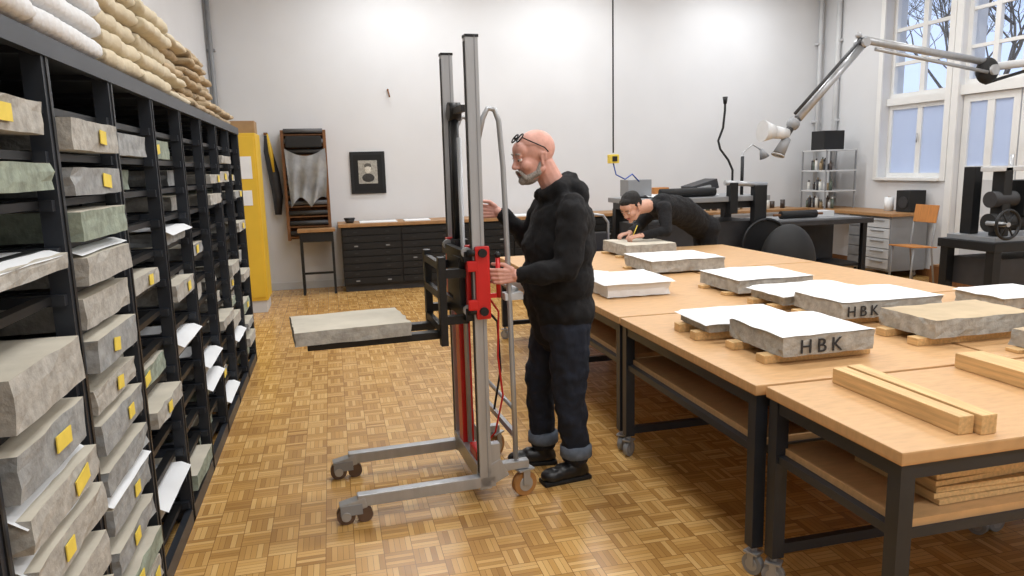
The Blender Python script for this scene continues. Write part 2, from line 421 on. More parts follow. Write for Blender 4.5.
# --- parcels on top
def cushion(b,x0,x1,y0,y1,z0,z1,mat,py=.09,px=.09,amp=.008,nx=26,ny=60,wave=.006,e=.28):
    i=b.mi(mat);cz=(z0+z1)/2;hz=(z1-z0)/2;sd=random.uniform(0,20)
    def grid(sg):
        g=[]
        for a in range(nx+1):
            row=[]
            for c in range(ny+1):
                u=-math.cos(math.pi*a/nx);v=-math.cos(math.pi*c/ny)
                prof=max(0,(1-abs(u)**10))**e*max(0,(1-abs(v)**14))**e
                x=(x0+x1)/2+u*(x1-x0)/2;y=(y0+y1)/2+v*(y1-y0)/2
                q=math.sqrt(abs(math.sin(math.pi*y/py)))*(math.sqrt(abs(math.sin(math.pi*x/px))) if px else 1)
                z=cz+sg*(hz-amp+amp*q)*prof+wave*noise.noise(V((x*5,y*5,sd)))
                x+=.010*noise.noise(V((y*7,z*9,sd)))+ (.010*abs(math.sin(math.pi*y/py)) if a>nx*.7 else 0)
                row.append((x,y,z))
            g.append(row)
        return g
    gt,gb=grid(1),grid(-1);vd={}
    def vv(s_,a,c):
        key=(0 if (a in(0,nx) or c in(0,ny)) else s_,a,c)
        if key not in vd: vd[key]=b.bm.verts.new((gt if s_>0 else gb)[a][c])
        return vd[key]
    for s_ in(1,-1):
        for a in range(nx):
            for c in range(ny):
                f=b.bm.faces.new((vv(s_,a,c),vv(s_,a+1,c),vv(s_,a+1,c+1),vv(s_,a,c+1)));f.material_index=i;f.smooth=True
b=B('folded_white_quilts')
for (y0,y1) in((.7,1.5),(1.51,2.16),(2.17,2.80)):
    for k in range(5): cushion(b,-1.34,-.71+random.uniform(-.012,.008),y0,y1+random.uniform(-.01,.01),1.985+k*.07,2.06+k*.07,quiltw_m,py=.05,px=.1,wave=.004,ny=110)
b.done()
b=B('folded_cream_quilts')
for (y0,y1) in((2.83,3.38),(3.39,3.93)):
    for k in range(5): cushion(b,-1.34,-.72+random.uniform(-.025,.01),y0,y1,1.985+k*.07,2.06+k*.07,quiltc_m,py=.12,px=.14,amp=.010,wave=.008,ny=80)
b.done()
b=B('folded_sacks')
for (y0,y1,n_) in((4.0,4.5,7),(4.55,5.1,8),(5.15,5.7,6),(5.8,6.35,3)):
    for k in range(n_): cushion(b,-1.3,-.75+random.uniform(-.06,.02),y0+random.uniform(-.02,.02),y1+random.uniform(-.03,.03),1.985+k*.047,2.035+k*.047,sack_m if (y0>4.4 or k%2) else quiltc_m,py=.25,px=.25,amp=.005,nx=16,ny=30,wave=.008)
b.done()

# ------------------------------------------------------------ back wall furniture
b=B('yellow_safety_cabinet')
b.bb(-1.42,-.79,8.74,9.3,.14,2.06,yelcab_m,bev=.01);b.bb(-1.40,-.81,8.76,9.28,0,.14,lgrey_m)
b.bb(-1.40,-1.11,8.725,8.742,.18,2.02,yelcab_m,bev=.004);b.bb(-1.10,-.81,8.725,8.742,.18,2.02,yelcab_m,bev=.004)
b.bb(-1.05,-.85,8.72,8.727,1.55,1.8,paper_m);b.bb(-.99,-.87,8.72,8.727,1.25,1.42,paper_m)
b.cyl((-1.08,8.71,.95),(-1.08,8.71,1.1),.012,black_m);b.box((-.95,9.0,2.13),(.3,.3,.14),M('cardboard',(160,130,95),.9))
b.done()
b=B('hanging_coat')
b.tube([(-.80,10.3,2.1),(-.78,10.3,1.9),(-.73,10.3,1.6),(-.70,10.3,1.3),(-.71,10.3,1.05)],[.02,.06,.075,.07,.045],dark_m,10)
b.tube([(-.77,10.24,2.12),(-.74,10.2,1.9),(-.72,10.2,1.62)],[.01,.03,.012],yelcab_m,8)
b.box((-.80,10.37,2.13),(.05,.06,.03),brown_m)
b.done()
RK=empty('wooden_drying_rack',(0,0,0))
b=B('rack_frame')
x0,x1=-.58,-.04
for x in(x0,x1): b.bb(x-.02,x+.02,10.1,10.39,.7,2.14,brown_m,bev=.004)
for k in range(11):
    z=.74+k*.135;b.bb(x0,x1,10.12,10.38,z,z+.015,brown_m)
    b.cyl((x0+.02,10.12,z+.06),(x1-.02,10.12,z+.06),.03,M('roller%d'%k,random.choice(((60,60,62),(50,48,46),(90,90,92))),.6))
b.bb(x0,x1,10.375,10.395,.7,2.14,brown_m);b.bb(x0-.02,x1+.02,10.1,10.39,2.13,2.16,brown_m)
b.done(RK)
b=B('grey_work_cloth')
i=b.mi(cloth_m);n=28;g=[]
for a in range(n+1):
    row=[]
    for c in range(n+1):
        u=a/n;v=c/n;w=.52*(1-.22*v*v*(0.5+.5*math.sin(3*u)))
        x=-.56+.04*v+u*w;z=1.92-.10*math.sin(math.pi*u)*(1-v)-.78*v*(1-.18*abs(math.sin(5*u)))
        row.append(b.bm.verts.new((x,10.03+.035*math.sin(u*20+v*3)*(.2+v)+.015*math.sin(v*9+u*4),z)))
    g.append(row)
for a in range(n):
    for c in range(n):
        f=b.bm.faces.new((g[a][c],g[a+1][c],g[a+1][c+1],g[a][c+1]));f.material_index=i;f.smooth=True
b.bb(-.54,-.08,10.05,10.12,1.93,2.08,rubber_m,bev=.02)
b.done(RK)
b=B('small_side_table')
b.bb(-.46,.02,9.75,10.0,.83,.87,oak_m,bev=.006)
for x in(-.42,-.02):
    for y in(9.79,9.96): b.bb(x-.016,x+.016,y-.016,y+.016,0,.83,black_m)
b.bb(-.42,-.02,9.78,9.8,.7,.83,black_m);b.bb(-.42,-.02,9.95,9.97,.25,.28,black_m)
b.done()
b=B('framed_portrait')
b.bb(.28,.76,10.37,10.395,1.29,1.87,black_m,bev=.006)
b.bb(.325,.715,10.364,10.372,1.335,1.825,M('mat_black',(16,16,17),.8))
b.bb(.39,.65,10.358,10.366,1.43,1.75,M('etching_paper',(160,157,148),.8,0,.3,40))
b.sph((.52,10.357,1.63),(.045,.006,.06),M('etch_light',(205,201,190),.8,0,.25,60));b.sph((.52,10.357,1.675),(.05,.005,.035),M('etch_hair',(90,86,80),.8));b.sph((.52,10.358,1.51),(.085,.005,.06),M('etch_dark',(55,54,52),.8,0,.3,60))
b.done()
b=B('wall_hook');b.cyl((.85,10.4,2.7),(.85,10.33,2.7),.012,brown_m);b.cyl((.85,10.33,2.7),(.87,10.33,2.6),.01,brown_m);b.done()
def chest(name,x0,x1,rows=8,cols=2):
    b=B(name);b.bb(x0,x1,9.82,10.36,.08,.87,black_m)
    b.bb(x0+.02,x1-.02,9.85,10.34,0,.08,dark_m);w=(x1-x0)/cols;h=.75/rows
    for c in range(cols):
        for r in range(rows):
            xa=x0+c*w+.015;xb=x0+(c+1)*w-.015;z=.1+r*h
            b.bb(xa,xb,9.795,9.822,z+.006,z+h-.006,black_m,bev=.003)
            for q in(.22,.78):
                xm=xa+(xb-xa)*q;b.bb(xm-.025,xm+.025,9.788,9.797,z+h*.4,z+h*.58,grey_m if (r*3+c)%5==0 else dark_m)
    return b.done()
chest('plan_chest',.10,1.66);chest('plan_chest',1.70,3.2,8,2);chest('plan_chest',3.24,4.9,8,2)
b=B('long_counter_top');b.bb(.06,5.0,9.76,10.38,.872,.915,oak_m,bev=.006)
b.done()
b=B('ink_bowl');b.cyl((.22,10.0,.916),(.22,10.0,.97),.05,dark_m,r2=.07);b.cyl((.22,10.0,.968),(.22,10.0,.985),.075,black_m);b.done()
b=B('paper_sheets');b.bb(.35,.85,9.85,10.2,.916,.925,paper_m);b.bb(.95,1.3,9.85,10.15,.916,.928,paper_m);b.bb(2.4,2.9,9.85,10.2,.916,.93,paper_m);b.done()

# ------------------------------------------------------------ tables
def table(x0,x1,y0,y1,castors=True):
    b=B('work_table')
    b.bb(x0,x1,y0,y1,.742,.78,birch_m,bev=.006)
    b.bb(x0+.001,x1-.001,y0+.001,y1-.001,.74,.746,ply_m)
    i=.035
    for x in(x0+i,x1-i):
        for y in(y0+i,y1-i):
            b.bb(x-.025,x+.025,y-.025,y+.025,.12,.74,rack_m);b.castor(x,y,.042,.028,grey_m,steel_m,ang=random.uniform(0,3),top=.125)
        b.bb(x-.02,x+.02,y0+i,y1-i,.69,.738,rack_m);b.bb(x-.015,x+.015,y0+i,y1-i,.50,.53,rack_m)
    for y in(y0+i,y1-i):
        b.bb(x0+i,x1-i,y-.02,y+.02,.69,.738,rack_m);b.bb(x0+i,x1-i,y-.015,y+.015,.50,.53,rack_m)
    b.bb(x0+i,x1-i,y1-i-.015,y1-i+.015,.13,.17,rack_m)
    b.bb(x0+.05,x1-.05,y0+.03,y1-.03,.53,.555,birch_m)
    return b.done()
table(1.51,3.05,1.60,2.26)
table(3.07,4.3,1.60,2.26)
for (a,c) in((2.28,3.58),(3.60,5.04),(5.06,6.52)):
    table(1.48,2.63,a,c);table(2.65,3.8,a,c)
def tstone(name,x0,x1,y0,y1,z1=.9,th=.085,mat=stone_m,top=stonetop_m,blocks=True,paper=None,txt=None,rot=0):
    cx_,cy_=(x0+x1)/2,(y0+y1)/2;e=empty(name,(cx_,cy_,0));e.rotation_euler[2]=rot
    hx,hy=(x1-x0)/2,(y1-y0)/2
    zb=z1-th
    b=B('stone_slab');b.slab(-hx,hx,-hy,hy,zb,z1,mat,top,cuts=9,j=.003)
    if txt: b.text(txt[0],txt[1],Matrix.Translation((txt[2],-hy-.005,zb+txt[3]))@Matrix.Rotation(D(90),4,'X'),ink_m)
    b.done(e)
    if zb>.79:
        b=B('wood_blocks')
        for y in(-hy*.6,hy*.6): b.bb(-hx-.05,hx+.03,y-.03,y+.03,.781,zb,pine_m,bev=.003)
        b.done(e)
    if paper is not None:
        b=B('paper_cover');b.sheet(-hx,hx,-hy,hy,z1,paper,paper_m,drop=.5,wob=.003);b.done(e)
    return e
tstone('lithography_stone',1.72,2.15,2.47,2.87,txt=('HBK',.082,-.14,.012),paper=(.008,.006))
tstone('lithography_stone',1.66,2.10,2.93,3.23,z1=.875,th=.055,paper=.035,rot=-.05)
tstone('lithography_stone',2.40,3.0,2.98,3.36,txt=('HBK',.075,-.275,.014),paper=(.008,.006))
tstone('lithography_stone',2.38,2.9,3.42,3.74,z1=.875,th=.065,paper=.035)
tstone('lithography_stone',2.38,2.9,3.88,4.36,z1=.885,paper=.01,th=.085)
tstone('lithography_stone',2.28,2.88,4.9,5.42,paper=.01,th=.09,z1=.885)
tstone('lithography_stone',2.50,3.05,2.52,2.84,top=stonebr_m,mat=stone_m)
tstone('lithography_stone',2.78,3.2,2.14,2.40,z1=.87,th=.075,top=stonebr_m)
tstone('lithography_stone',3.35,3.75,2.95,3.25,z1=.87,th=.07,paper=.02)
tstone('lithography_stone',1.62,2.04,4.12,4.52,z1=.885,th=.10,paper=.04,mat=paper_m)
tstone('lithography_stone',2.48,2.96,5.86,6.42,z1=.9,th=.1,top=stonetop_m)
b=B('paper_stack');b.sheet(1.66,2.0,4.75,5.2,.79,.0,paper_m,wob=.01);b.bb(1.66,2.0,4.75,5.2,.781,.79,paper_m);b.done()
def beam(x0,x1,y0,y1,z0,z1,name='wooden_beam'):
    b=B(name);b.bb(x0,x1,y0,y1,z0,z1,pine_m,bev=.004);b.done()
beam(1.76,1.815,1.66,2.22,.781,.838);beam(1.822,1.878,1.64,2.22,.781,.842)
beam(2.33,2.395,1.72,2.24,.781,.84);beam(2.405,2.47,1.74,2.25,.781,.835)
b=B('stacked_boards')
for k in range(6):
    b.box((1.98+random.uniform(-.01,.01),1.86+random.uniform(-.01,.01),.566+k*.019),(.52,.36,.016),pine_m,rot=(0,0,random.uniform(-.03,.03)))
for k in range(3): b.box((2.65,1.9,.566+k*.02),(.4,.3,.016),pine_m,rot=(0,0,random.uniform(-.04,.04)))
b.done()
b=B('cardboard_box')
b.bb(1.75,2.2,2.5,3.0,.556,.64,brown_m);b.done()

# ------------------------------------------------------------ stacker lift
LE=empty('stacker_lift',(.622,3.5,0));LE.rotation_euler[2]=D(3)
b=B('mast')
for y in(-.26,.26):
    b.box((0,y,1.12),(.058,.05,2.1),steel_m,bev=.004)
    b.box((-.03,y,1.15),(.004,.024,2.0),dark_m);b.box((.012,y-.0265,1.15),(.003,.003,2.04),grey_m)
    b.box((0,y,2.172),(.062,.054,.012),black_m)
b.box((0,0,.14),(.07,.5,.09),steel_m,bev=.004)
b.done(LE)
b=B('red_column')
b.box((.0,.10,.66),(.06,.09,1.08),red_m,bev=.006);b.box((0,.10,1.2),(.07,.1,.1),black_m)
b.cyl((0,.12,1.2),(0,.12,1.86),.022,black_m);b.cyl((-.03,.12,1.88),(.03,.12,1.88),.045,black_m)
b.tube([(-.02,.15,1.88),(-.02,.15,1.0)],.006,dark_m,6)
b.cyl((0,.03,.2),(0,.03,1.75),.012,steel_m);b.box((0,.07,1.88),(.03,.33,.03),dark_m)
b.box((.02,-.13,.17),(.09,.14,.12),red_m,bev=.01)
b.done(LE)
b=B('carriage')
b.box((.012,-.297,1.08),(.07,.022,.34),red_m,bev=.012);b.box((-.005,-.215,1.08),(.085,.03,.34),red_m,bev=.006);b.box((-.005,.215,1.08),(.085,.05,.34),red_m,bev=.006)
b.box((-.03,-.297,1.16),(.06,.02,.05),red_m,bev=.008);b.box((-.03,-.297,.98),(.06,.02,.05),red_m,bev=.008)
b.box((-.05,-.02,1.2),(.03,.5,.05),black_m);b.box((-.05,-.02,.93),(.03,.5,.06),black_m)
b.box((-.045,-.10,1.07),(.05,.16,.24),black_m,bev=.005);b.box((-.03,.1,1.07),(.05,.14,.2),black_m,bev=.005)
for z in(.95,1.22):
    b.cyl((.01,-.325,z),(.01,-.29,z),.020,black_m);b.cyl((-.055,-.29,z),(.0,-.29,z),.016,black_m)
for y in(-.2,.16):
    b.box((-.16,y,.99),(.035,.05,.42),black_m,bev=.004);b.box((-.10,y,1.12),(.12,.04,.04),black_m);b.box((-.10,y,.9),(.12,.04,.04),black_m)
for z in(1.16,1.02,.86): b.box((-.165,-.02,z),(.025,.4,.035),black_m)
for y in(-.13,.09): b.box((-.46,y,.82),(.64,.06,.035),black_m,bev=.004)
for x,y,z in((-.05,-.215,1.22),(-.05,-.215,.95),(-.05,.2,1.22)): b.cyl((x,y-.05,z),(x,y-.03,z),.025,steel_m)
b.done(LE)
b=B('legs')
for y in(-.26,.26):
    b.box((-.28,y,.105),(.66,.05,.055),steel_m,bev=.005)
    b.box((-.63,y,.085),(.12,.055,.05),steel_m,rot=(0,D(-12),0),bev=.006)
    for k in(-1,1): b.box((-.64,y+.028*k,.07),(.10,.006,.05),grey_m,bev=.002)
    b.cyl((-.665,y-.022,.042),(-.665,y+.022,.042),.042,tan_m,seg=24);b.cyl((-.665,y-.034,.042),(-.665,y+.034,.042),.022,steel_m)
    b.cyl((-.58,y-.02,.036),(-.58,y+.02,.036),.036,tan_m,seg=20)
    b.box((.055,y,.15),(.09,.05,.10),steel_m,rot=(0,D(-25),0),bev=.006)
    b.box((.14,y,.165),(.16,.045,.04),steel_m,bev=.004)
    b.castor(.2,y,.062,.035,amber_m,steel_m,ang=D(15 if y<0 else 40),top=.16)
    b.box((.05,y,.22),(.05,.045,.14),steel_m)
b.done(LE)
b=B('push_handles')
for y in(-.26,.26):
    b.tube([(.02,y,1.72),(.045,y,1.82),(.07,y,1.865),(.1,y,1.86),(.12,y,1.81),(.135,y,1.6),(.145,y,1.2),(.155,y,.6),(.16,y,.19)],.0125,steel_m,10)
b.tube([(.15,-.26,1.02),(.2,-.2,1.02),(.2,.2,1.02),(.15,.26,1.02)],.013,lgrey_m,10)
b.box((.17,-.24,1.0),(.09,.06,.035),lgrey_m,bev=.005)
b.tube([(.155,-.26,.45),(.157,.26,.45)],.011,steel_m,8)
b.box((.155,.0,.32),(.02,.5,.03),steel_m)
b.done(LE)
b=B('lever_and_cable')
b.cyl((.098,-.255,1.0),(.098,-.255,1.19),.011,red_m);b.box((.06,-.25,1.01),(.09,.02,.02),red_m);b.sph((.098,-.255,1.2),.016,black_m)
b.tube([(.06,-.2,1.0),(.11,-.2,.92),(.10,-.2,.7),(.12,-.2,.5),(.09,-.15,.3),(.03,-.1,.2)],.005,red_m,6)
b.tube([(.05,-.1,.95),(.13,-.1,.85),(.14,-.1,.6),(.1,-.1,.4)],.006,rubber_m,6)
b.done(LE)
b=B('stone_slab');b.slab(-.26,.26,-.20,.20,.838,.905,stone_m,stonetop_m,cuts=9,j=.0025)
o_=b.done(LE);o_.location=(-.58,-.0,0);o_.rotation_euler[2]=D(3)

# ------------------------------------------------------------ man at lift
ME=empty('man_in_black_hoodie',(0,0,0))
hoodie=[
 ('e',(1.105,3.46,.88),(.172,.205,.14)),('e',(1.09,3.46,1.04),(.185,.215,.17)),('e',(1.10,3.46,1.20),(.182,.215,.18)),
 ('e',(1.12,3.46,1.33),(.155,.215,.13)),('c',(1.11,3.28,1.405),(1.11,3.64,1.405),.07,.07),
 ('e',(1.10,3.46,1.45),(.10,.12,.07)),
 ('c',(1.105,3.46,.83),(1.105,3.46,.79),.16,.152),
 ('c',(1.105,3.255,1.38),(1.085,3.225,1.25),.078,.072),('c',(1.085,3.225,1.25),(1.055,3.205,1.125),.072,.064),
 ('c',(1.055,3.205,1.12),(.93,3.21,1.105),.062,.055),('c',(.93,3.21,1.105),(.845,3.235,1.10),.052,.042),
 ('c',(1.09,3.67,1.38),(1.02,3.76,1.22),.072,.062),('c',(1.02,3.76,1.22),(.90,3.78,1.345),.056,.042),
 ('c',(1.08,3.37,1.49),(1.16,3.46,1.52),.040,.052),('c',(1.08,3.55,1.49),(1.16,3.46,1.52),.040,.052),
 ('e',(1.185,3.46,1.455),(.068,.115,.085)),('c',(1.01,3.41,1.465),(1.09,3.37,1.49),.028,.038),('c',(1.01,3.51,1.465),(1.09,3.55,1.49),.028,.038),
 ('e',(.99,3.46,.93),(.07,.15,.07)),
]
blob('hoodie',hoodie,hood_m,ME,.010,4,.030)
jeans=[('c',(1.10,3.40,.82),(1.10,3.52,.82),.135,.135),
 ('c',(1.12,3.375,.78),(1.11,3.36,.48),.115,.086),('c',(1.11,3.36,.48),(1.135,3.35,.20),.084,.072),('c',(1.135,3.35,.20),(1.14,3.35,.14),.072,.074),
 ('c',(1.09,3.55,.78),(1.02,3.575,.48),.112,.084),('c',(1.02,3.575,.48),(1.03,3.59,.20),.082,.070),('c',(1.03,3.59,.2),(1.035,3.59,.14),.070,.072)]
blob('jeans',jeans,jean_m,ME,.009,3,.034)
for (x,y) in((1.14,3.35),(1.035,3.59)):
    b=B('jeans_cuff');b.tube([(x,y,.19),(x,y,.18),(x,y,.13),(x,y,.12)],[.068,.082,.083,.068],jeancuff_m,24);b.done(ME)
def boot(x,y,yaw):
    m=Matrix.Translation((x,y,0))@Matrix.Rotation(yaw,4,'Z')
    blob('boot',[('c',(.0,0,.14),(.005,0,.055),.054,.05),('c',(.02,0,.05),(-.08,0,.05),.047,.047),('e',(-.13,0,.042),(.07,.05,.038)),('e',(.02,0,.04),(.05,.044,.035))],boot_m,ME,.007,3,xf=m)
    b=B('boot_sole');b.bb(-.195,.07,-.045,.045,.0,.022,rubber_m,bev=.01);bmesh.ops.transform(b.bm,matrix=m,verts=b.bm.verts);b.done(ME)
boot(1.14,3.35,D(8));boot(1.035,3.59,D(-6))
def head(ME,c,yaw,pitch,skin,beard=False,hair=False,glasses=False,neck_to=None):
    m=Matrix.Translation(c)@Matrix.Rotation(yaw,4,'Z')@Matrix.Rotation(pitch,4,'Y')
    mi=m.inverted()
    p=[('e',(.018,0,.035),(.100,.079,.090)),('e',(-.028,0,-.025),(.066,.062,.088)),('e',(-.038,0,-.08),(.052,.050,.036)),
       ('e',(-.062,0,.045),(.035,.06,.045)),('c',(-.088,0,.018),(-.113,0,-.024),.009,.0135),('c',(-.103,-.012,-.03),(-.103,.012,-.03),.009,.009),
       ('c',(-.084,-.04,.026),(-.084,.04,.026),.011,.011),('e',(-.058,.036,-.028),(.032,.028,.03)),('e',(-.058,-.036,-.028),(.032,.028,.03)),
       ('e',(-.083,0,-.102),(.018,.022,.016)),('c',(.0,.06,-.06),(-.05,.035,-.095),.02,.016),('c',(.0,-.06,-.06),(-.05,-.035,-.095),.02,.016)]
    for s_ in(-1,1):
        p+=[('c',(.012,.077*s_,.012),(.004,.08*s_,-.04),.010,.008),('c',(.012,.078*s_,.012),(.030,.088*s_,.008),.008,.007),('c',(.030,.088*s_,.008),(.022,.086*s_,-.025),.007,.006)]
    nk=mi@V(neck_to)
    p+=[('c',(.035,0,-.05),nk,.058,.066)]
    blob('head',p,skin,ME,.0045,3,xf=m)
    b=B('face_details')
    for s_ in(-1,1):
        b.sph((-.085,.031*s_,.006),(.0105,.0125,.009),white_m,12);b.sph((-.094,.031*s_,.004),.005,eye_m,8)
        b.tube([(-.088,.016*s_,.013),(-.097,.031*s_,.016),(-.085,.046*s_,.012)],.0035,skin,6)
        b.tube([(-.094,.014*s_,.032),(-.098,.031*s_,.037),(-.086,.05*s_,.031)],.004,beard_m if beard else hair_m,6)
    b.sph((-.094,0,-.060),(.009,.024,.0045),lip_m,12);b.sph((-.092,0,-.068),(.009,.021,.005),lip_m,12)
    if glasses:
        for s_ in(-1,1):
            b.ring((-.060,.034*s_,.106),(.62,0,-.78),.024,.0035,rubber_m,20)
            b.tube([(-.056,.058*s_,.106),(-.04,.074*s_,.09),(.03,.088*s_,.035),(.045,.086*s_,.01)],.0032,rubber_m,6)
        b.tube([(-.066,-.010,.107),(-.072,0,.112),(-.066,.010,.107)],.003,rubber_m,6)
    bmesh.ops.transform(b.bm,matrix=m,verts=b.bm.verts);b.done(ME)
    if beard:
        q=[('e',(-.052,0,-.096),(.050,.050,.030)),('c',(-.100,-.024,-.051),(-.100,.024,-.051),.0065,.0065),('e',(-.086,0,-.098),(.022,.030,.022))]
        for s_ in(-1,1): q+=[('c',(.0,.066*s_,-.035),(-.02,.060*s_,-.075),.010,.016),('c',(-.02,.058*s_,-.075),(-.07,.032*s_,-.09),.016,.018),('c',(-.098,.024*s_,-.051),(-.08,.034*s_,-.085),.008,.012)]
        blob('beard',q,beard_m,ME,.004,2,xf=m)
    if hair:
        q=[('e',(.034,0,.052),(.102,.086,.086)),('c',(.0,.074,.03),(.012,.076,-.015),.014,.01),('c',(.0,-.074,.03),(.012,-.076,-.015),.014,.01),('e',(.07,0,-.0),(.055,.07,.06)),('e',(-.035,0,.088),(.045,.062,.035))]
        blob('hair',q,hair_m,ME,.005,2,disp=.014,xf=m)
head(ME,(.975,3.45,1.650),D(6),D(-14),skin_m,beard=True,glasses=True,neck_to=(1.10,3.46,1.46))
blob('hand_left',[('c',(.87,3.235,1.10),(.815,3.235,1.10),.026,.026)]+hand_parts((.815,3.232,1.10),(-1,0,.02),(0,1,0),(0,0,1),1.05),skin_m,ME,.0035,2)
blob('hand_right',[('c',(.90,3.78,1.345),(.865,3.785,1.365),.026,.025)]+hand_parts((.865,3.79,1.365),(-1,0,.1),(0,-1,0),(0,0,1),1.05),skin_m,ME,.0035,2)

# ------------------------------------------------------------ second man
M2=empty('man_leaning_over_stone',(0,0,0))
top=[('c',(3.70,6.78,.95),(3.40,6.60,1.12),.14,.15),('c',(3.40,6.60,1.12),(3.08,6.40,1.19),.15,.13),
 ('c',(3.02,6.24,1.18),(3.10,6.56,1.18),.075,.075),('c',(3.0,6.37,1.19),(2.86,6.30,1.21),.08,.055),
 ('c',(3.02,6.22,1.16),(2.98,6.10,.985),.068,.055),('c',(2.98,6.10,.985),(2.76,6.10,.955),.05,.036),
 ('c',(3.08,6.58,1.16),(2.95,6.66,.99),.068,.055),('c',(2.95,6.66,.99),(2.76,6.42,.955),.05,.036)]
blob('sweater',top,hood_m,M2,.012,4,.024)
blob('trousers',[('c',(3.76,6.74,.93),(3.76,6.88,.93),.13,.13),('c',(3.77,6.72,.88),(3.76,6.70,.48),.095,.07),('c',(3.76,6.70,.48),(3.80,6.74,.1),.07,.055),
 ('c',(3.77,6.90,.88),(3.82,6.93,.48),.095,.07),('c',(3.82,6.93,.48),(3.88,6.98,.1),.07,.055)],hood_m,M2,.012,4,.015)
for x,y in((3.80,6.74),(3.88,6.98)):
    blob('shoe',[('e',(x-.06,y,.045),(.13,.048,.045)),('c',(x,y,.05),(x,y,.1),.045,.045)],boot_m,M2,.01,2)
head(M2,(2.68,6.22,1.21),D(26),D(-38),skin2_m,hair=True,neck_to=(2.88,6.31,1.21))
blob('hand_left',[('c',(2.78,6.10,.957),(2.74,6.10,.955),.026,.025)]+hand_parts((2.74,6.10,.955),(-1,.15,-.1),(0,.2,-1),(0,1,0),.8),skin2_m,M2,.004,2)
blob('hand_right',[('c',(2.78,6.43,.957),(2.74,6.40,.955),.026,.025)]+hand_parts((2.74,6.40,.955),(-1,-.4,-.1),(0,0,-1),(0,-1,0),.5),skin2_m,M2,.004,2)
b=B('pencil');b.cyl((2.64,6.13,.905),(2.69,6.10,1.05),.004,yellow_m,seg=6);b.done(M2)

# ------------------------------------------------------------ background objects
b=B('office_chair')
cx_,cy_=2.72,7.2
b.box((cx_,cy_,.48),(.42,.42,.06),blue_m,bev=.02);b.box((cx_,cy_+.2,.78),(.36,.04,.2),dark_m,bev=.015)
for k in(-1,1):
    b.tube([(cx_+.2*k,cy_-.2,.0),(cx_+.2*k,cy_-.2,.48)],.012,steel_m);b.tube([(cx_+.2*k,cy_+.2,.0),(cx_+.2*k,cy_+.2,.98),(cx_+.14*k,cy_+.2,1.06),(cx_,cy_+.2,1.08)],.014,steel_m)
    b.tube([(cx_+.23*k,cy_-.18,.48),(cx_+.23*k,cy_-.18,.7),(cx_+.23*k,cy_+.2,.7)],.012,steel_m)
b.done()
b=B('hanging_power_outlet')
b.tube([(2.82,7,H),(2.82,7,1.72)],.008,rubber_m,6);b.box((2.82,7,1.66),(.1,.08,.09),yellow_m,bev=.01);b.box((2.82,6.955,1.66),(.05,.01,.05),rubber_m)
b.tube([(2.82,7,1.62),(2.85,7,1.5),(2.95,7.0,1.45),(3.05,7.05,1.5),(3.15,7.1,1.42)],.007,blue_m,6)
b.done()
b=B('lithography_press')
b.bb(3.35,5.05,7.6,8.5,1.14,1.20,grey_m,bev=.01);b.bb(3.4,5.0,7.65,8.45,1.06,1.14,black_m)
for x in(3.45,4.95):
    for y in(7.68,8.42): b.bb(x-.05,x+.05,y-.05,y+.05,0,1.06,black_m)
b.bb(3.45,4.95,7.66,7.72,.25,.33,black_m);b.bb(3.45,4.95,7.7,8.4,.5,.9,dark_m)
b.cyl((3.7,7.75,1.26),(4.4,7.75,1.26),.05,rubber_m)
b.cyl((4.95,7.52,.62),(4.95,7.56,.62),.30,black_m,seg=32);b.ring((4.95,7.52,.62),(0,1,0),.30,.02,black_m,32)
b.bb(4.82,4.98,7.56,7.66,.3,1.32,black_m,bev=.01);b.bb(4.5,4.6,7.56,7.66,1.0,1.36,black_m,bev=.01);b.cyl((4.45,7.61,1.36),(5.0,7.61,1.32),.03,steel_m)
b.sheet(3.6,4.5,7.8,8.35,1.205,0,paper_m,wob=.02)
b.box((4.45,8.2,1.30),(.35,.3,.12),dark_m,rot=(0,D(-15),0),bev=.01);b.box((4.25,8.1,1.27),(.5,.2,.03),steel_m,rot=(0,D(-10),0))
b.box((3.55,8.1,1.32),(.3,.25,.2),grey_m,bev=.01);b.box((3.95,8.3,1.26),(.2,.15,.1),M('amber_box',(170,110,50),.5),bev=.01)
b.tube([(4.72,7.9,1.20),(4.72,7.9,1.5),(4.66,7.9,1.62),(4.55,7.9,1.75),(4.52,7.9,1.85),(4.58,7.9,2.0),(4.6,7.9,2.2),(4.6,7.9,2.3)],.014,rubber_m,8)
b.cyl((4.6,7.9,2.28),(4.6,7.9,2.36),.02,black_m,r2=.03)
b.tube([(4.85,7.9,1.20),(4.85,7.9,1.7),(4.98,7.9,1.8),(5.12,7.9,1.72)],.01,steel_m,8);b.cyl((4.85,7.9,1.66),(4.85,7.9,1.20),.02,black_m)
b.cyl((5.1,7.9,1.74),(5.15,7.9,1.64),.02,grey_m,r2=.06)
b.done()
b=B('covered_machine')
b.sph((5.0,7.15,.45),(.32,.26,.44),rubber_m,24);b.bb(4.78,5.22,6.98,7.32,.0,.3,rubber_m,bev=.03)
b.done()
b=B('ink_slab_table')
b.bb(5.1,6.6,7.7,8.5,.80,.86,dark_m,bev=.006);b.bb(5.2,6.5,7.8,8.4,.861,.875,grey_m)
for x in(5.18,6.52):
    for y in(7.78,8.42): b.bb(x-.03,x+.03,y-.03,y+.03,0,.8,black_m)
b.bb(5.15,6.55,8.38,8.42,.1,.8,dark_m);b.bb(5.15,6.55,7.8,8.4,.25,.28,black_m)
b.cyl((5.4,7.9,.93),(5.9,7.9,.93),.05,rubber_m);b.cyl((5.3,7.9,.93),(6.0,7.9,.93),.015,brown_m)
b.bb(6.0,6.25,8.0,8.2,.876,.95,lgrey_m)
b.done()
b=B('workbench')
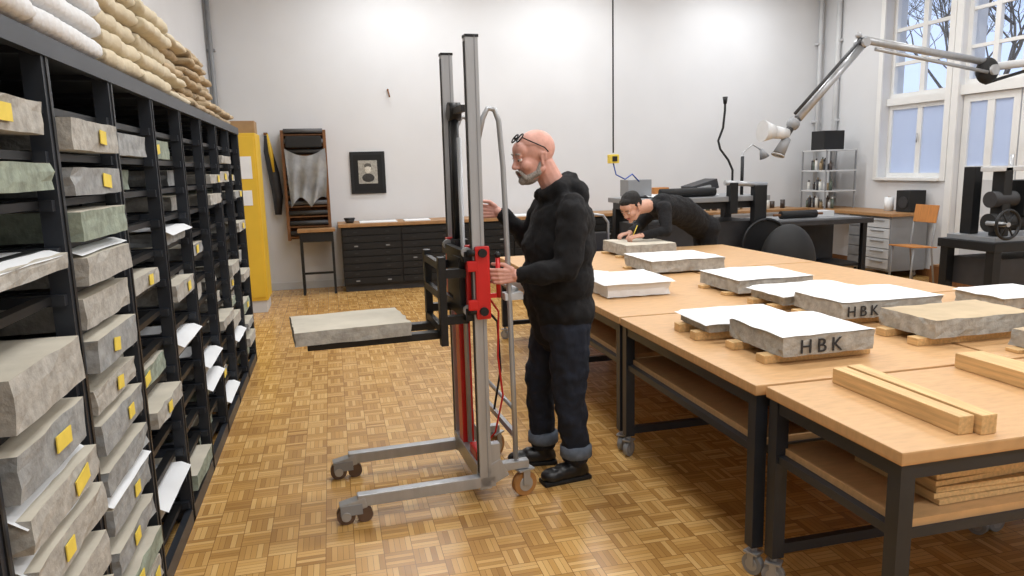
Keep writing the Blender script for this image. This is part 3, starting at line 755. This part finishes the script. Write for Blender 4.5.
b.bb(5.4,7.08,9.65,10.28,.83,.87,oak_m,bev=.005);b.bb(7.08,7.74,7.95,9.9,.83,.87,oak_m,bev=.005)
for x,y in((5.46,9.72),(5.46,10.2),(7.12,9.2),(7.7,9.2),(7.12,9.7),(6.3,9.72)): b.bb(x-.03,x+.03,y-.03,y+.03,0,.83,grey_m)
b.bb(5.5,7.0,9.8,10.2,.3,.33,oak_m)
b.done()
b=B('drawer_cabinet')
b.bb(7.13,7.7,8.0,8.8,.1,.825,grey_m,bev=.005)
gp_m=M('cabinet_front',(112,114,117),.5)
for k in range(5): 
    z=.13+k*.137;b.bb(7.112,7.132,8.02,8.42,z,z+.125,lgrey_m,bev=.003);b.bb(7.112,7.132,8.44,8.78,z,z+.125,gp_m,bev=.003)
    b.bb(7.098,7.112,8.1,8.34,z+.09,z+.1,steel_m)
for x,y in((7.2,8.08),(7.6,8.08),(7.2,8.7),(7.6,8.7)): b.castor(x,y,.04,.025,rubber_m,steel_m,top=.11)
b.done()
b=B('speaker_box');b.bb(7.45,7.7,8.05,8.3,.872,1.16,rubber_m,bev=.01);b.cyl((7.449,8.17,1.0),(7.44,8.17,1.0),.08,dark_m,seg=20);b.done()
b=B('paper_towel_roll');b.cyl((7.5,8.48,.872),(7.5,8.48,1.06),.06,paper_m,seg=20);b.cyl((7.5,8.48,1.055),(7.5,8.48,1.065),.02,brown_m);b.done()
CS=empty('corner_shelf',(0,0,0))
b=B('shelf_frame')
for z in(1.12,1.42,1.72): b.bb(7.1,7.62,9.3,9.9,z,z+.02,lgrey_m);
for y in(9.32,9.88):
    b.bb(7.6,7.62,y-.01,y+.01,.872,1.74,grey_m);b.bb(7.1,7.12,y-.01,y+.01,.872,1.74,grey_m)
b.done(CS)
b=B('bottles_and_cans')
cols=[(60,60,65),(220,220,215),(150,130,100),(90,100,90),(200,200,200),(70,60,55)]
bm_=[M('can%d'%k,c,.4) for k,c in enumerate(cols)]
for z in(.872,1.14,1.44):
    for k in range(9):
        y=9.36+.058*k;x=random.uniform(7.16,7.28);h_=random.uniform(.08,.17);mm=random.choice(bm_)
        b.cyl((x,y,z+.001),(x,y,z+h_),.024,mm);b.cyl((x,y,z+h_),(x,y,z+h_+.03),.010,random.choice(bm_))
b.done(CS)
b=B('monitor_box');b.bb(7.15,7.5,9.45,9.75,1.741,2.02,rubber_m,bev=.01);b.done(CS)
b=B('tools_on_bench')
for k in range(12):
    x=5.6+.11*k;y=random.uniform(9.8,10.1);h_=random.uniform(.04,.2);b.cyl((x,y,.871),(x,y,.871+h_),random.uniform(.03,.05),random.choice(bm_))
b.done()
b=B('orange_plywood_chair')
cx_,cy_=7.02,7.5
b.box((cx_,cy_,.50),(.38,.38,.015),orange_m,rot=(0,D(3),0),bev=.006);b.box((cx_-.19+.38*.95,cy_,.0+.9),(.02,.36,.22),orange_m,rot=(0,D(8),0),bev=.008)
for k in(-1,1):
    b.tube([(cx_-.17,cy_+.17*k,.012),(cx_-.14,cy_+.17*k,.49)],.011,grey_m);b.tube([(cx_+.19,cy_+.17*k,.012),(cx_+.12,cy_+.17*k,.49),(cx_+.18,cy_+.17*k,.95)],.011,grey_m)
    b.tube([(cx_-.17,cy_+.17*k,.012),(cx_+.19,cy_+.17*k,.012)],.011,grey_m)
b.done()
b=B('fume_extraction_arm')
b.box((7.74,6,2.5),(.08,.22,.3),dark_m,bev=.01);b.tube([(7.72,6,2.5),(7.1,6,2.53),(6.45,6,2.46)],.04,lgrey_m,12)
b.sph((6.36,6,2.42),(.12,.08,.13),rubber_m);b.cyl((6.36,5.9,2.42),(6.36,6.1,2.42),.05,steel_m)
b.tube([(6.36,6,2.5),(4.92,6,2.69)],.036,steel_m,12);b.tube([(6.3,5.94,2.40),(5.0,5.94,2.60)],.018,steel_m,8)
b.tube([(6.9,6,2.44),(6.5,6,2.34),(6.35,6,2.3)],.016,rubber_m,8)
b.sph((4.9,6,2.66),.055,dark_m);b.cyl((4.9,5.93,2.66),(4.9,6.07,2.66),.04,steel_m);b.sph((4.86,6,2.73),.03,steel_m)
b.tube([(4.9,6,2.64),(4.25,6,1.98)],.038,steel_m,12);b.tube([(4.84,5.95,2.68),(4.18,5.95,2.02)],.016,dark_m,8)
b.sph((4.2,6,1.93),.06,grey_m);b.cyl((4.2,6,1.93),(4.12,6,1.82),.035,dark_m)
b.cyl((4.14,6,1.84),(4.0,6,1.86),.05,lgrey_m,r2=.06,seg=20);b.cyl((4.0,6,1.86),(3.88,6,1.87),.06,lgrey_m,r2=.10,seg=24)
b.cyl((4.14,6,1.8),(4.06,6,1.66),.04,grey_m,r2=.055);b.ring((4.05,6,1.65),(.4,0,1),.055,.01,steel_m,20)
b.done()
b=B('hand_printing_press')
x0,x1,y0,y1=5.42,6.95,4.9,5.5
for x in(x0+.06,x1-.06):
    for y in(y0+.06,y1-.06): b.bb(x-.04,x+.04,y-.04,y+.04,0,.78,black_m)
b.bb(x0,x1,y0,y1,.78,.86,black_m,bev=.008);b.bb(x0+.05,x1-.05,y0+.05,y1-.05,.86,.90,grey_m,bev=.004)
b.bb(x0+.05,x1-.05,y0+.02,y0+.06,.2,.27,black_m);b.bb(x0+.1,x1-.1,y0+.1,y1-.1,.45,.7,dark_m)
for x in(5.62,6.5):
    b.bb(x-.045,x+.045,y0+.1,y0+.22,.9,1.50,black_m,bev=.01);b.bb(x-.045,x+.045,y1-.2,y1-.08,.9,1.50,black_m,bev=.01)
b.bb(x0+.02,x1,y0+.1,y0+.22,1.46,1.50,lgrey_m,bev=.008)
b.cyl((5.5,y0+.16,1.02),(6.6,y0+.16,1.02),.08,rubber_m,seg=24);b.cyl((5.5,y0+.16,1.22),(6.6,y0+.16,1.22),.07,dark_m,seg=24)
b.cyl((5.7,y0+.16,1.3),(5.7,y0+.16,1.6),.018,steel_m);b.cyl((6.1,y0+.16,1.3),(6.1,y0+.16,1.6),.018,steel_m)
b.bb(5.75,6.1,y0+.05,y0+.28,1.08,1.38,black_m,bev=.01)
b.ring((5.48,y0-.05,1.02),(0,1,0),.12,.014,black_m,28)
for k in range(3): b.tube([(5.48-.12*math.cos(k*1.05),y0-.05,1.02-.12*math.sin(k*1.05)),(5.48+.12*math.cos(k*1.05),y0-.05,1.02+.12*math.sin(k*1.05))],.008,black_m,6)
b.cyl((5.48,y0-.06,1.02),(5.48,y0+.15,1.02),.02,steel_m)
b.done()
b=B('wooden_crate');b.bb(7.4,7.74,7.0,7.6,0,.22,brown_m,bev=.005);b.bb(7.42,7.72,7.02,7.58,.22,.235,oak_m);b.done()

# ------------------------------------------------------------ lights
def lamp(x,y,w,power=42,z=4.3,c=(.965,.985,1)):
    b=B('ceiling_luminaire');b.bb(x-.7,x+.7,y-.12,y+.12,z+.02,z+.1,white_m,bev=.006)
    for k in(-.5,.5): b.cyl((x+k,y,z+.1),(x+k,y,H),.006,steel_m)
    b.done()
    l=bpy.data.lights.new('l','AREA');l.shape='RECTANGLE';l.size=1.35;l.size_y=.2;l.energy=power;l.color=c
    o=bpy.data.objects.new('luminaire_light',l);COL.objects.link(o);o.location=(x,y,z)
for x in(.9,3.4,6.2):
    for y in(-1,1.6,4.2,6.8): lamp(x,y,1)
for x in(.9,3.3,6.0): lamp(x,9.35,1,40)
w=bpy.data.worlds.new('World');scene.world=w;w.use_nodes=True
w.node_tree.nodes['Background'].inputs[0].default_value=(.56,.70,1,1);w.node_tree.nodes['Background'].inputs[1].default_value=1.35
scene.view_settings.view_transform='Standard'
# ------------------------------------------------------------ camera
psi=D(13.8);th=D(9.5);rho=D(1.5)
F=V((math.sin(psi)*math.cos(th),math.cos(psi)*math.cos(th),-math.sin(th)))
r0=V((math.cos(psi),-math.sin(psi),0));u0=r0.cross(F)
R=math.cos(rho)*r0-math.sin(rho)*u0;U=math.sin(rho)*r0+math.cos(rho)*u0
cam=bpy.data.cameras.new('camera');cam.sensor_width=36;cam.lens=720/1024*36;cam.clip_start=.02
co=bpy.data.objects.new('camera',cam);COL.objects.link(co)
mm=Matrix((R,U,-F)).transposed().to_4x4();mm.translation=V((0,0,1.6));co.matrix_world=mm
scene.camera=co
